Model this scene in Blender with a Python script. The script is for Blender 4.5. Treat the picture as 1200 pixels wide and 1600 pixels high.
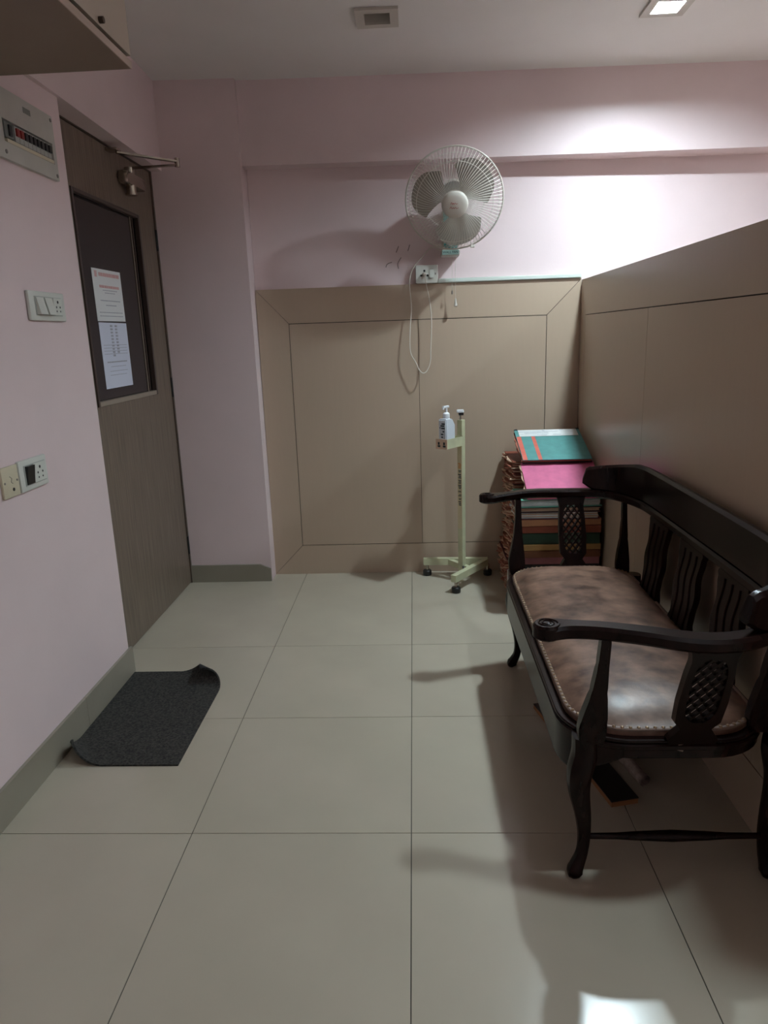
import bpy, bmesh, math, random
from mathutils import Vector, Matrix
random.seed(7)
for o in list(bpy.data.objects): bpy.data.objects.remove(o)
S = bpy.context.scene
COL = S.collection
PI = math.pi

# ------------------------------------------------------------------ camera
F, YAW, PITCH, ROLL, CAMZ = 1105.976, -0.0475583, 0.2437835, -0.0339108, 1.30371
fwd = Vector((math.sin(YAW)*math.cos(PITCH), math.cos(YAW)*math.cos(PITCH), -math.sin(PITCH)))
rgt = Vector((math.cos(YAW), -math.sin(YAW), 0))
upv = rgt.cross(fwd)
r2 = rgt*math.cos(ROLL) + upv*math.sin(ROLL)
u2 = -rgt*math.sin(ROLL) + upv*math.cos(ROLL)
cd = bpy.data.cameras.new('camera'); cam = bpy.data.objects.new('camera', cd); COL.objects.link(cam)
cam.matrix_world = Matrix(((r2.x, u2.x, -fwd.x, 0), (r2.y, u2.y, -fwd.y, 0), (r2.z, u2.z, -fwd.z, CAMZ), (0, 0, 0, 1)))
cd.sensor_fit = 'VERTICAL'; cd.sensor_height = 36.0; cd.lens = 36.0*F/1600.0
cd.clip_start = 0.02
S.camera = cam
# ------------------------------------------------------------------ world, exposure
w = bpy.data.worlds.new('world'); S.world = w; w.use_nodes = True
w.node_tree.nodes['Background'].inputs[0].default_value = (0, 0, 0, 1)
w.node_tree.nodes['Background'].inputs[1].default_value = 0.0
S.view_settings.view_transform = 'Standard'; S.view_settings.look = 'None'
S.view_settings.gamma = 1.0; S.view_settings.use_curve_mapping = False
S.view_settings.exposure = 1.14
LAMP = 760.0
LAMP_COL = (0.78, 0.97, 1.06, 1)

# ------------------------------------------------------------------ materials
MATS = {}
def srgb(r, g, b):
    f = lambda c: (c/255/12.92) if c/255 <= 0.04045 else ((c/255+0.055)/1.055)**2.4
    return (f(r), f(g), f(b), 1)
def mat(name, col, rough=0.5, metal=0.0, noise=0.0, nscale=8.0, bump=0.0, bscale=60.0, stretch=None, coat=0.0, spec=0.5, detail=4.0, col2=None):
    if name in MATS: return MATS[name]
    m = bpy.data.materials.new(name); m.use_nodes = True; nt = m.node_tree; b = nt.nodes['Principled BSDF']
    b.inputs['Base Color'].default_value = col; b.inputs['Roughness'].default_value = rough
    b.inputs['Metallic'].default_value = metal; b.inputs['Coat Weight'].default_value = coat
    b.inputs['Specular IOR Level'].default_value = spec
    if coat: b.inputs['Coat Roughness'].default_value = 0.12
    tc = nt.nodes.new('ShaderNodeTexCoord'); mp = nt.nodes.new('ShaderNodeMapping')
    nt.links.new(tc.outputs['Object'], mp.inputs[0])
    if stretch: mp.inputs['Scale'].default_value = stretch
    if noise or col2:
        n = nt.nodes.new('ShaderNodeTexNoise'); n.inputs['Scale'].default_value = nscale; n.inputs['Detail'].default_value = detail
        nt.links.new(mp.outputs[0], n.inputs['Vector'])
        r = nt.nodes.new('ShaderNodeValToRGB'); r.color_ramp.elements[0].position = 0.3; r.color_ramp.elements[1].position = 0.7
        if col2: c1, c2 = col, col2
        else:
            c1 = tuple(c*(1-noise) for c in col[:3])+(1,); c2 = tuple(min(1, c*(1+noise)) for c in col[:3])+(1,)
        r.color_ramp.elements[0].color = c1; r.color_ramp.elements[1].color = c2
        nt.links.new(n.outputs['Fac'], r.inputs[0]); nt.links.new(r.outputs[0], b.inputs['Base Color'])
    if bump:
        n2 = nt.nodes.new('ShaderNodeTexNoise'); n2.inputs['Scale'].default_value = bscale; n2.inputs['Detail'].default_value = 5
        nt.links.new(mp.outputs[0], n2.inputs['Vector'])
        bp = nt.nodes.new('ShaderNodeBump'); bp.inputs['Strength'].default_value = bump; bp.inputs['Distance'].default_value = 0.004
        nt.links.new(n2.outputs['Fac'], bp.inputs['Height']); nt.links.new(bp.outputs[0], b.inputs['Normal'])
    MATS[name] = m
    return m
def emit(name, col, s):
    m = bpy.data.materials.new(name); m.use_nodes = True; b = m.node_tree.nodes['Principled BSDF']
    b.inputs['Base Color'].default_value = (0.8, 0.8, 0.8, 1)
    b.inputs['Emission Color'].default_value = col; b.inputs['Emission Strength'].default_value = s
    MATS[name] = m
    return m
mat('paint', (0.76, 0.605, 0.605, 1), 0.55, noise=0.04, nscale=2.5, bump=0.08, bscale=90)
mat('ceiling_paint', (0.80, 0.755, 0.73, 1), 0.8, noise=0.03, nscale=2)
mat('tile', (0.50, 0.437, 0.345, 1), 0.20, noise=0.05, nscale=3.0, detail=8)
mat('grout', (0.06, 0.055, 0.045, 1), 0.9)
mat('skirting', (0.29, 0.255, 0.20, 1), 0.35, noise=0.06, nscale=5)
mat('laminate', (0.49, 0.37, 0.275, 1), 0.31, noise=0.012, nscale=60, stretch=(1, 1, 0.1))
mat('gap_dark', (0.035, 0.025, 0.02, 1), 0.8)
mat('door_wood', (0.13, 0.093, 0.068, 1), 0.42, nscale=9, stretch=(12, 12, 0.45), col2=(0.22, 0.165, 0.125, 1), detail=6)
mat('door_frame', (0.085, 0.055, 0.04, 1), 0.4, nscale=9, stretch=(12, 12, 0.5), col2=(0.115, 0.08, 0.06, 1))
mat('door_bead', (0.05, 0.032, 0.025, 1), 0.3)
mat('pale_bead', (0.30, 0.24, 0.19, 1), 0.4)
mat('dark_glass', (0.012, 0.008, 0.008, 1), 0.04, spec=0.6)
mat('wood', (0.0065, 0.0024, 0.0019, 1), 0.27, nscale=10, stretch=(4, 4, 1), col2=(0.015, 0.0052, 0.0040, 1), spec=0.15)
mat('leather', (0.055, 0.024, 0.015, 1), 0.37, nscale=17, col2=(0.26, 0.145, 0.098, 1), bump=0.3, bscale=30, detail=14)
mat('leather_band', (0.20, 0.13, 0.10, 1), 0.45)
mat('brass', (0.32, 0.22, 0.14, 1), 0.35, metal=0.8)
mat('mat_rubber', (0.006, 0.006, 0.006, 1), 0.85, nscale=120, col2=(0.065, 0.060, 0.052, 1), bump=1.0, bscale=220, detail=3)
mat('rubber_edge', (0.010, 0.011, 0.012, 1), 0.6)
mat('switch_white', (0.66, 0.66, 0.60, 1), 0.35)
mat('switch_cream', (0.62, 0.55, 0.40, 1), 0.4)
mat('switch_grey', (0.42, 0.43, 0.40, 1), 0.35)
mat('black_plastic', (0.012, 0.012, 0.012, 1), 0.4)
mat('board_grey', (0.50, 0.48, 0.43, 1), 0.4, noise=0.06, nscale=12)
mat('smoke_window', (0.20, 0.21, 0.19, 1), 0.2)
mat('red_plastic', (0.30, 0.02, 0.015, 1), 0.35)
mat('chrome', (0.45, 0.40, 0.34, 1), 0.22, metal=1.0)
mat('fan_white', (0.64, 0.59, 0.52, 1), 0.35)
mat('fan_wire', (0.72, 0.67, 0.60, 1), 0.4)
mat('fan_blade', (0.38, 0.34, 0.29, 1), 0.4, noise=0.12, nscale=9)
mat('fan_motor', (0.20, 0.18, 0.16, 1), 0.5)
mat('teal', (0.10, 0.50, 0.50, 1), 0.35)
mat('pale_teal', (0.45, 0.68, 0.64, 1), 0.4)
mat('red_ink', (0.38, 0.03, 0.03, 1), 0.6)
mat('ink', (0.02, 0.03, 0.04, 1), 0.6)
mat('grey_ink', (0.33, 0.33, 0.38, 1), 0.7)
mat('pink_ink', (0.62, 0.30, 0.30, 1), 0.7)
mat('orange_ink', (0.65, 0.25, 0.05, 1), 0.6)
mat('paper', (0.74, 0.74, 0.74, 1), 0.7)
mat('paper_blue', (0.66, 0.68, 0.80, 1), 0.6)
mat('cord_white', (0.68, 0.62, 0.54, 1), 0.45)
mat('stand_paint', (0.58, 0.57, 0.37, 1), 0.4, noise=0.12, nscale=14)
mat('stand_cream', (0.66, 0.56, 0.36, 1), 0.45, noise=0.08, nscale=14)
mat('label_cream', (0.72, 0.50, 0.36, 1), 0.5)
mat('bottle', (0.66, 0.69, 0.74, 1), 0.3)
mat('bottle_white', (0.80, 0.80, 0.82, 1), 0.35)
mat('conduit', (0.62, 0.66, 0.60, 1), 0.4)
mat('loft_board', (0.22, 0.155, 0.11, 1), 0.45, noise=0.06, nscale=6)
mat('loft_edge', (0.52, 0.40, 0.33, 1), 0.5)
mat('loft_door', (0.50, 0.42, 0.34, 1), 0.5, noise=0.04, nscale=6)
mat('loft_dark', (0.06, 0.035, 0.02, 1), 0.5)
mat('scuff', (0.22, 0.16, 0.15, 1), 0.8)
emit('lamp_glow', LAMP_COL, LAMP*.80)
emit('lamp_glow_weak', LAMP_COL, LAMP*.34)
emit('lamp_glow_fill', LAMP_COL, LAMP*.52)  # glow of the added fill lamp
mat('lamp_off', (0.16, 0.14, 0.12, 1), 0.35)
mat('fitting', (0.55, 0.50, 0.44, 1), 0.4)
# ------------------------------------------------------------------ helpers
def root_loc(p):
    while p.parent: p = p.parent
    return p.location
def obj(name, bm, m, parent=None, smooth=False, loc=None):
    if parent is not None: bmesh.ops.translate(bm, verts=bm.verts, vec=-Vector(root_loc(parent)))
    elif loc is not None: bmesh.ops.translate(bm, verts=bm.verts, vec=-Vector(loc))
    bmesh.ops.recalc_face_normals(bm, faces=bm.faces)
    me = bpy.data.meshes.new(name); bm.to_mesh(me); bm.free()
    me.materials.append(MATS[m])
    if smooth:
        me.polygons.foreach_set('use_smooth', [True]*len(me.polygons))
        me.set_sharp_from_angle(angle=math.radians(38))
    o = bpy.data.objects.new(name, me); COL.objects.link(o)
    if parent is not None: o.parent = parent
    elif loc is not None: o.location = loc
    return o
def tag(o, label, cat, group=None, kind=None):
    o['label'] = label; o['category'] = cat
    if group: o['group'] = group
    if kind: o['kind'] = kind
    return o
def thing(name, label, cat, loc, group=None, kind=None):
    o = bpy.data.objects.new(name, None); COL.objects.link(o); o.location = loc
    o.empty_display_size = 0.05
    return tag(o, label, cat, group, kind)
def share(src, name, parent, offset):
    c = bpy.data.objects.new(name, src.data); COL.objects.link(c); c.parent = parent; c.location = offset
    return c
B = bmesh.new
def box(bm, x0, x1, y0, y1, z0, z1, bev=0.0):
    t = bmesh.new()
    vs = [t.verts.new((x, y, z)) for x in (x0, x1) for y in (y0, y1) for z in (z0, z1)]
    for f in ((0, 1, 3, 2), (4, 6, 7, 5), (0, 4, 5, 1), (2, 3, 7, 6), (0, 2, 6, 4), (1, 5, 7, 3)): t.faces.new([vs[i] for i in f])
    bmesh.ops.recalc_face_normals(t, faces=t.faces)
    if bev: bmesh.ops.bevel(t, geom=t.edges[:], offset=bev, segments=2, affect='EDGES', profile=0.5)
    merge(bm, t); return bm
def merge(bm, t, M=None):
    mp = {}
    for v in t.verts: mp[v] = bm.verts.new(M @ v.co if M else v.co)
    for f in t.faces:
        try: bm.faces.new([mp[v] for v in f.verts])
        except ValueError: pass
    t.free()
def mk(*a, **k): return box(bmesh.new(), *a, **k)
def xform(bm, M): bmesh.ops.transform(bm, matrix=M, verts=bm.verts); return bm
def catmull(pts, n=8, closed=False):
    P = [Vector(p) for p in pts]; out = []; N = len(P); rng = range(N if closed else N-1)
    for i in rng:
        g = (lambda k: P[k % N]) if closed else (lambda k: P[max(0, min(N-1, k))])
        a, b, c, d = g(i-1), g(i), g(i+1), g(i+2)
        for j in range(n):
            t = j/n
            out.append(0.5*((2*b)+(c-a)*t+(2*a-5*b+4*c-d)*t*t+(3*b-a-3*c+d)*t**3))
    if not closed: out.append(P[-1].copy())
    return out
def tube(bm, pts, r, n=8, closed=False, sq=None, cap=True):
    P = [Vector(p) for p in pts]; N = len(P); rings = []
    R = r if isinstance(r, (list, tuple)) else [r]*N
    ref = None
    for i in range(N):
        if closed: t = P[(i+1) % N]-P[i-1]
        else: t = P[min(i+1, N-1)]-P[max(i-1, 0)]
        t.normalize()
        if ref is None:
            ref = Vector((1, 0, 0)) if abs(t.x) < 0.8 else Vector((0, 1, 0))
        u = (ref-t*ref.dot(t)).normalized(); v = t.cross(u); ref = u
        rad = R[i]
        ra, rb = rad if isinstance(rad, (list, tuple)) else (rad, rad)
        ring = []
        for k in range(n):
            a = 2*PI*(k+0.5)/n; c, s = math.cos(a), math.sin(a)
            if sq:
                q = (abs(c)**sq+abs(s)**sq)**(-1/sq); c *= q; s *= q
            ring.append(bm.verts.new(P[i]+u*ra*c+v*rb*s))
        rings.append(ring)
    for i in range(N if closed else N-1):
        a, b = rings[i], rings[(i+1) % N]
        for k in range(n): bm.faces.new((a[k], a[(k+1) % n], b[(k+1) % n], b[k]))
    if cap and not closed: bm.faces.new(rings[0][::-1]); bm.faces.new(rings[-1])
    return bm
def prism(bm, poly, f0, f1):
    # poly of 2D points; f0/f1 turn a 2D point to a 3D point of the back / front
    a = [bm.verts.new(f0(*p)) for p in poly]; b = [bm.verts.new(f1(*p)) for p in poly]; n = len(poly)
    bm.faces.new(a[::-1]); bm.faces.new(b)
    for i in range(n): bm.faces.new((a[i], a[(i+1) % n], b[(i+1) % n], b[i]))
    return bm
def lathe(bm, prof, n=24, M=None):
    rings = []
    for r, z in prof:
        if r < 1e-5: rings.append([bm.verts.new((0, 0, z))])
        else: rings.append([bm.verts.new((r*math.cos(2*PI*k/n), r*math.sin(2*PI*k/n), z)) for k in range(n)])
    for a, b in zip(rings, rings[1:]):
        for k in range(n):
            k2 = (k+1) % n
            if len(a) == 1 and len(b) == 1: continue
            if len(a) == 1: bm.faces.new((a[0], b[k2], b[k]))
            elif len(b) == 1: bm.faces.new((a[k], a[k2], b[0]))
            else: bm.faces.new((a[k], a[k2], b[k2], b[k]))
    if M: bmesh.ops.transform(bm, matrix=M, verts=[v for r in rings for v in r])
    return bm
def cylinder(bm, p0, p1, r, n=14): return tube(bm, [p0, p1], r, n)
def rrect(x0, x1, y0, y1, r, n=8):
    out = []
    for cx, cy, a0 in ((x1-r, y1-r, 0), (x0+r, y1-r, PI/2), (x0+r, y0+r, PI), (x1-r, y0+r, 1.5*PI)):
        for k in range(n+1):
            a = a0+PI/2*k/n; out.append((cx+r*math.cos(a), cy+r*math.sin(a)))
    return out
def ribbon(bm, path, wid, zb, zt, closed=False, ch=0.004):
    # path: plan points; section: a chamfered rectangle of width wid, from zb to zt (lists or numbers)
    N = len(path); L = lambda v, i: v[i] if isinstance(v, (list, tuple)) else v
    rings = []
    for i in range(N):
        if closed: t = Vector(path[(i+1) % N])-Vector(path[i-1])
        else: t = Vector(path[min(i+1, N-1)])-Vector(path[max(i-1, 0)])
        t = Vector((t.x, t.y)).normalized(); nrm = Vector((t.y, -t.x)); c = Vector(path[i][:2])
        h = L(wid, i)/2; b, tt = L(zb, i), L(zt, i); c_ = min(ch, h*0.6, (tt-b)*0.3)
        sec = [(-h, b+c_), (-h+c_, b), (h-c_, b), (h, b+c_), (h, tt-c_), (h-c_, tt), (-h+c_, tt), (-h, tt-c_)]
        rings.append([bm.verts.new((c.x+nrm.x*s, c.y+nrm.y*s, z)) for s, z in sec])
    for i in range(N if closed else N-1):
        a, b = rings[i], rings[(i+1) % N]
        for k in range(8): bm.faces.new((a[k], a[(k+1) % 8], b[(k+1) % 8], b[k]))
    if not closed: bm.faces.new(rings[0][::-1]); bm.faces.new(rings[-1])
    return bm
def text_mesh(txt, size, M, name, m, parent, ext=0.0004):
    cu = bpy.data.curves.new(name, 'FONT'); cu.body = txt; cu.size = size; cu.align_x = 'CENTER'; cu.align_y = 'CENTER'; cu.extrude = ext
    t = bpy.data.objects.new(name, cu); COL.objects.link(t)
    dg = bpy.context.evaluated_depsgraph_get(); me = bpy.data.meshes.new_from_object(t.evaluated_get(dg))
    bpy.data.objects.remove(t)
    bm = bmesh.new(); bm.from_mesh(me); bpy.data.meshes.remove(me)
    return obj(name, xform(bm, M), m, parent)

# ------------------------------------------------------------------ room
XL, XR, YB = -1.181, 0.866, 3.817          # left wall face, partition face, back wall panelling face
XD = -1.266                                # door plane
YW0, XF = -0.8, 2.5                        # wall behind the camera, far side wall
YPART = 1.17                               # where the partition ends
def ceil_z(x): return 2.508-0.018*(x+0.8)
def setting(o, label, cat): return tag(o, label, cat, kind='structure')

# floor: a dark grout bed and separate tiles
fl = obj('floor', mk(-1.34, XF, YW0, 3.90, -0.05, -0.002), 'grout')
setting(fl, 'glossy beige vitrified tile floor with thin dark joints', 'floor')
TX, TY, G = -0.0337, 1.6444, 0.0011
cache = {}
xbr = [-1.30]+[TX+.6*k for k in range(-1, 5) if TX+.6*k < XF]+[XF]; ybr = [YW0]+[TY+.6*k for k in range(-4, 3)]+[3.86]
for xa_, xb_ in zip(xbr, xbr[1:]):
    for ya_, yb_ in zip(ybr, ybr[1:]):
        x0, x1, y0, y1 = xa_+G, xb_-G, ya_+G, yb_-G
        if x1-x0 < 0.02 or y1-y0 < 0.02: continue
        key = (round(x1-x0, 4), round(y1-y0, 4))
        if key not in cache:
            cache[key] = obj('tile', mk(0, key[0], 0, key[1], -0.012, 0, bev=0.0006), 'tile', fl); o = cache[key]
        else: o = share(cache[key], 'tile', fl, (0, 0, 0))
        o.location = (x0, y0, 0)

# ceiling: one slab that falls a little to the right, as the real one does, with openings for the recessed lights
LIGHTS = [(.985, 3.08), (1.035, 1.12), (-.110, 3.095), (2.0, 2.0)]; LH = .054  # the last one is an added fill lamp, out of view
bm = B()
xs = sorted([-1.40, XF+.1]+[x+q for x, y in LIGHTS for q in (-LH, LH)]); ys = sorted([YW0-.1, 4.0]+[y+q for x, y in LIGHTS for q in (-LH, LH)])
for xa_, xb_ in zip(xs, xs[1:]):
    for ya_, yb_ in zip(ys, ys[1:]):
        if any(abs((xa_+xb_)/2-x) < LH and abs((ya_+yb_)/2-y) < LH for x, y in LIGHTS): continue
        bm.faces.new([bm.verts.new((x, y, ceil_z(x))) for x, y in ((xa_, ya_), (xa_, yb_), (xb_, yb_), (xb_, ya_))])
bmesh.ops.remove_doubles(bm, verts=bm.verts, dist=.0005)
bmesh.ops.solidify(bm, geom=bm.faces[:], thickness=.10)
setting(obj('ceiling', bm, 'ceiling_paint'), 'plain off-white painted ceiling', 'ceiling')

YL1 = 2.61
wl = obj('wall_left', mk(-1.34, XL, YW0, YL1, 0, 2.125), 'paint')
setting(wl, 'pale pink painted wall left of the door, carrying the switch plates', 'wall')
bm = B()
prism(bm, [(-1.34, YW0), (-1.163, YW0), (-1.163, 2.45), (-1.208, 3.714), (-1.34, 3.714)], lambda x, y: (x, y, 2.12), lambda x, y: (x, y, ceil_z(x)+.01))
setting(obj('beam_left', bm, 'paint'), 'pale pink beam running above the brown door', 'beam')
bm = B()
prism(bm, [(-1.34, 0), (-0.812, 0), (-0.818, ceil_z(-.818)+.01), (-1.34, ceil_z(-1.34)+.01)], lambda x, z: (x, 3.95, z), lambda x, z: (x, 3.713, z))
setting(obj('wall_pilaster', bm, 'paint'), 'pink wall pier between the door and the beige panelling', 'wall')
wb = obj('wall_back', mk(-0.815, XF, YB+0.018, 3.95, 0, 2.60), 'paint')
setting(wb, 'pink back wall behind the fan with beige laminate panelling below', 'wall')
bm = B()
xa, xb = -0.817, XF
def beamY(x): return 3.745-0.022*(x+0.8)
prism(bm, [(beamY(0), 0), (3.9, 0), (3.9, 1), (beamY(0), 1)], lambda y, t: ((xa, (beamY(xa) if y < 3.85 else y), (2.132-.012*(xa+.8)) if t == 0 else ceil_z(xa)+.01)),
      lambda y, t: ((xb, (beamY(xb) if y < 3.85 else y), (2.132-.012*(xb+.8)) if t == 0 else ceil_z(xb)+.01)))
setting(obj('beam_back', bm, 'paint'), 'pale pink beam across the back wall above the fan', 'beam')

# back panelling: mitred border boards and two panels with thin dark gaps
def on_back(poly, bmx, y=YB, t=0.016): return prism(bmx, poly, lambda x, z: (x, y+t, z), lambda x, z: (x, y, z))
X0, X1, Z0, Z1 = -0.812, XR-.001, 0.0, 1.556
x0, x1, z0, z1 = -0.648, 0.693, 0.168, 1.382
g = 0.0012
for poly in ([(X0, Z1), (X1, Z1), (x1, z1), (x0, z1)], [(X0, Z0), (x0, z0), (x1, z0), (X1, Z0)], [(X0, Z0+g), (X0, Z1-g), (x0-g, z1-g), (x0-g, z0+g)], [(X1, Z0+g), (x1+g, z0+g), (x1+g, z1-g), (X1, Z1-g)]):
    cx = sum(p[0] for p in poly)/4; cz = sum(p[1] for p in poly)/4
    obj('board', on_back([(cx+(x-cx)*.9993, cz+(z-cz)*.9993) for x, z in poly], B()), 'laminate', wb)
for a, b in ((x0+.002, .0290-.0012), (.0290+.0012, x1-.002)):
    obj('panel', on_back([(a, z0+.0035), (b, z0+.0035), (b, z1-.0035), (a, z1-.0035)], B()), 'laminate', wb)
obj('backing', mk(X0, X1, YB+.008, YB+.0185, 0, Z1-.002), 'gap_dark', wb)
# old scuffs on the plaster left of the socket
for pts in ([(-.130, 1.645), (-.122, 1.660), (-.098, 1.669)], [(-.065, 1.636), (-.068, 1.662), (-.050, 1.690)], [(-.075, 1.715), (-.062, 1.745)], [(-.015, 1.72), (-.005, 1.75)]):
    obj('scuff_mark', tube(B(), [(x, YB+.0178, z) for x, z in catmull([(a, b, 0) for a, b in pts], 5) for x, z in [(x, z)]] if False else [(q.x, YB+.0178, q.y) for q in catmull([(a, b, 0) for a, b in pts], 5)], 0.0022, 5), 'scuff', wb)

# right partition: thin carcass, border boards and panels
wr = obj('wall_right', mk(XR+.018, XR+.058, YPART, YB+.03, 0, 1.548), 'laminate')
setting(wr, 'low beige laminate partition wall behind the carved bench', 'wall')
def on_right(poly, bmx): return prism(bmx, poly, lambda y, z: (XR+.016, y, z), lambda y, z: (XR, y, z))
A0, A1 = YPART, YB-.001; a0, a1 = 1.36, 3.714
for poly in ([(A1, 1.548), (A0, 1.548), (a0, 1.375), (a1, 1.375)], [(A0, 0), (A1, 0), (a1, .175), (a0, .175)], [(A0, .001), (a0-g, .175+g), (a0-g, 1.375-g), (A0, 1.547)], [(A1, .001), (A1, 1.547), (a1+g, 1.375-g), (a1+g, .175+g)]):
    cy = sum(p[0] for p in poly)/4; cz = sum(p[1] for p in poly)/4
    obj('board', on_right([(cy+(y-cy)*.9993, cz+(z-cz)*.9993) for y, z in poly], B()), 'laminate', wr)
for a, b in ((a0+.002, 1.69-.0012), (1.69+.0012, 2.739-.0012), (2.739+.0012, a1-.002)):
    obj('panel', on_right([(a, .1785), (b, .1785), (b, 1.3715), (a, 1.3715)], B()), 'laminate', wr)
obj('backing', mk(XR+.008, XR+.0185, YPART+.002, YB-.002, .002, 1.546), 'gap_dark', wr)
obj('end_cap', mk(XR-.002, XR+.06, YPART-.012, YPART-.0005, 0, 1.55), 'laminate', wr)

setting(obj('wall_rear', mk(-1.34, XF+.1, YW0-.1, YW0, 0, 2.60), 'paint'), 'pink wall behind the viewer', 'wall')
setting(obj('wall_far_side', mk(XF, XF+.1, YW0, 3.95, 0, 2.60), 'paint'), 'pink wall beyond the partition', 'wall')

# skirting
bl = thing('baseboard_left', 'grey-brown tile skirting along the left wall by the mat', 'baseboard', (XL, 0, 0), kind='structure')
for a, b in ((YW0+.001, 0.38), (0.3815, 1.59), (1.5915, 2.20), (2.2015, 2.626)):
    obj('skirting_tile', mk(XL+.0005, XL+.012, a, b, 0, .110, bev=.001), 'skirting', bl)
bp = thing('baseboard_pilaster', 'brown tile skirting at the foot of the pink pier', 'baseboard', (-1.04, 3.713, 0), kind='structure')
obj('skirting_tile', prism(B(), [(-1.262, 0), (-.814, 0), (-.814, .072), (-.872, .098), (-1.262, .098)], lambda x, z: (x, 3.7125, z), lambda x, z: (x, 3.701, z)), 'skirting', bp)

# ------------------------------------------------------------------ door
YD0, YD1, ZD = 2.655, 3.695, 2.112
d = thing('door_1', 'brown wood-grain door with tall dark glass panel and chrome closer', 'door', (XD, 3.16, 0), kind='structure')
fr = obj('door_frame', box(box(box(B(), -1.33, XD+.006, YL1+.001, YD0-.003, 0, 2.119), -1.33, XD+.006, YD1+.003, 3.7125, 0, 2.119), -1.33, XD+.006, YD0-.003, YD1+.003, ZD+.003, 2.119), 'door_frame', d)
GY0, GY1, GZ0, GZ1 = 2.805, 3.487, 1.062, 1.886
bm = B()
for q in ((YD0, GY0, .006, ZD), (GY1, YD1, .006, ZD), (GY0, GY1, .006, GZ0), (GY0, GY1, GZ1, ZD)): box(bm, XD-.036, XD, *q)
leaf = obj('door_leaf', bm, 'door_wood', d)
gl = obj('glass_pane', mk(XD-.022, XD-.016, GY0-.004, GY1+.004, GZ0-.004, GZ1+.004), 'dark_glass', d)
for nm, q, mm in (('bead', (GY0, GY0+.016, GZ0, GZ1), 'door_bead'), ('bead', (GY1-.020, GY1, GZ0, GZ1), 'door_bead'), ('bead', (GY0+.016, GY1-.020, GZ1-.016, GZ1), 'door_bead'), ('bead', (GY0+.016, GY1-.02, GZ0, GZ0+.02), 'pale_bead')):
    obj(nm, mk(XD-.0155, XD+.006, *q, bev=.002), mm, d)
obj('glazing_strip', mk(XD-.0158, XD-.012, GY1-.075, GY1-.070, GZ0+.02, GZ1-.016), 'pale_bead', d)
obj('glazing_strip', mk(XD-.0158, XD-.012, GY1-.050, GY1-.046, GZ0+.02, GZ1-.016), 'door_frame', d)
for z in (.22, 1.08, 1.80): obj('hinge', cylinder(B(), (XD+.004, YD1+.004, z-.05), (XD+.004, YD1+.004, z+.05), .006, 10), 'black_plastic', d)
obj('lock', cylinder(B(), (XD, YD0+.04, .90), (XD+.004, YD0+.04, .90), .009, 12), 'black_plastic', d)
obj('peg', cylinder(B(), (XD, YD0+.10, 2.03), (XD+.004, YD0+.10, 2.03), .006, 10), 'black_plastic', d)
# closer: body on the leaf, arm to an elbow out in the room, forearm back to the frame
cl = obj('door_closer', box(B(), XD+.0005, XD+.05, 3.28, 3.50, 1.985, 2.04, bev=.012), 'chrome', d, smooth=True)
obj('closer_spindle', cylinder(cylinder(B(), (XD+.028, 3.36, 1.955), (XD+.028, 3.36, 2.062), .022, 18), (XD+.028, 3.36, 1.948), (XD+.028, 3.36, 1.957), .026, 18), 'chrome', cl, smooth=True)
EL = Vector((-1.012, 3.335, 2.068))
bm = B()
def bar(bm, a, b, wd, th):
    a, b = Vector(a), Vector(b); t = (b-a).normalized(); n = Vector((-t.y, t.x, 0)).normalized()*wd/2; k = Vector((0, 0, th/2))
    vs = [bm.verts.new(p+s*n+q*k) for p in (a, b) for s in (-1, 1) for q in (-1, 1)]
    for f in ((0, 1, 3, 2), (4, 6, 7, 5), (0, 4, 5, 1), (2, 3, 7, 6), (0, 2, 6, 4), (1, 5, 7, 3)): bm.faces.new([vs[i] for i in f])
    return bm
bar(bm, (XD+.028, 3.36, 2.060), EL+Vector((0, 0, -.010)), .020, .007)
obj('closer_arm', bm, 'chrome', cl)
obj('closer_forearm', bar(B(), EL+Vector((0, 0, .004)), (XD+.045, 3.19, 2.085), .020, .007), 'chrome', cl)
obj('elbow_pin', cylinder(B(), EL+Vector((0, 0, -.018)), EL+Vector((0, 0, .018)), .011, 12), 'chrome', cl, smooth=True)
obj('frame_bracket', mk(XD+.006, XD+.058, 3.165, 3.215, 2.088, 2.100, bev=.003), 'chrome', cl)

# two notices on the door glass
XG = XD-.016
def notice(label, y0, y1, z0, z1, m, skew, lines):
    t = thing('notice', label, 'notice', (XG, (y0+y1)/2, z0), group='paper notices on the door glass')
    c = Vector((0, (y0+y1)/2, (z0+z1)/2)); Rm = Matrix.Translation(c) @ Matrix.Rotation(skew, 4, 'X') @ Matrix.Translation(-c)
    obj('sheet', xform(mk(XG+.0004, XG+.0012, y0, y1, z0, z1), Rm), m, t)
    for mm, items in lines.items():
        bm = B()
        for u0, u1, v, h in items:
            H = z1-z0; W = y1-y0; u = u0
            while u < u1:
                k = random.uniform(.018, .05); e = min(u+k, u1)
                box(bm, XG+.0012, XG+.0016, y0+u*W, y0+e*W, z0+(v-h/2)*H, z0+(v+h/2)*H); u = e+.012
        obj('print', xform(bm, Rm), mm, t)['kind'] = 'stuff'
notice('white notice with faded red heading, upper sheet on door glass', 2.940, 3.228, 1.402, 1.610, 'paper', .01,
       {'pink_ink': [(.22, .93, .90, .07), (.20, .90, .67, .05), (.08, .16, .90, .12)], 'grey_ink': [(.30, .80, .60, .015), (.36, .72, .55, .015), (.18, .88, .40, .018), (.35, .72, .31, .018), (.10, .92, .17, .016), (.10, .92, .10, .016)]})
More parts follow.
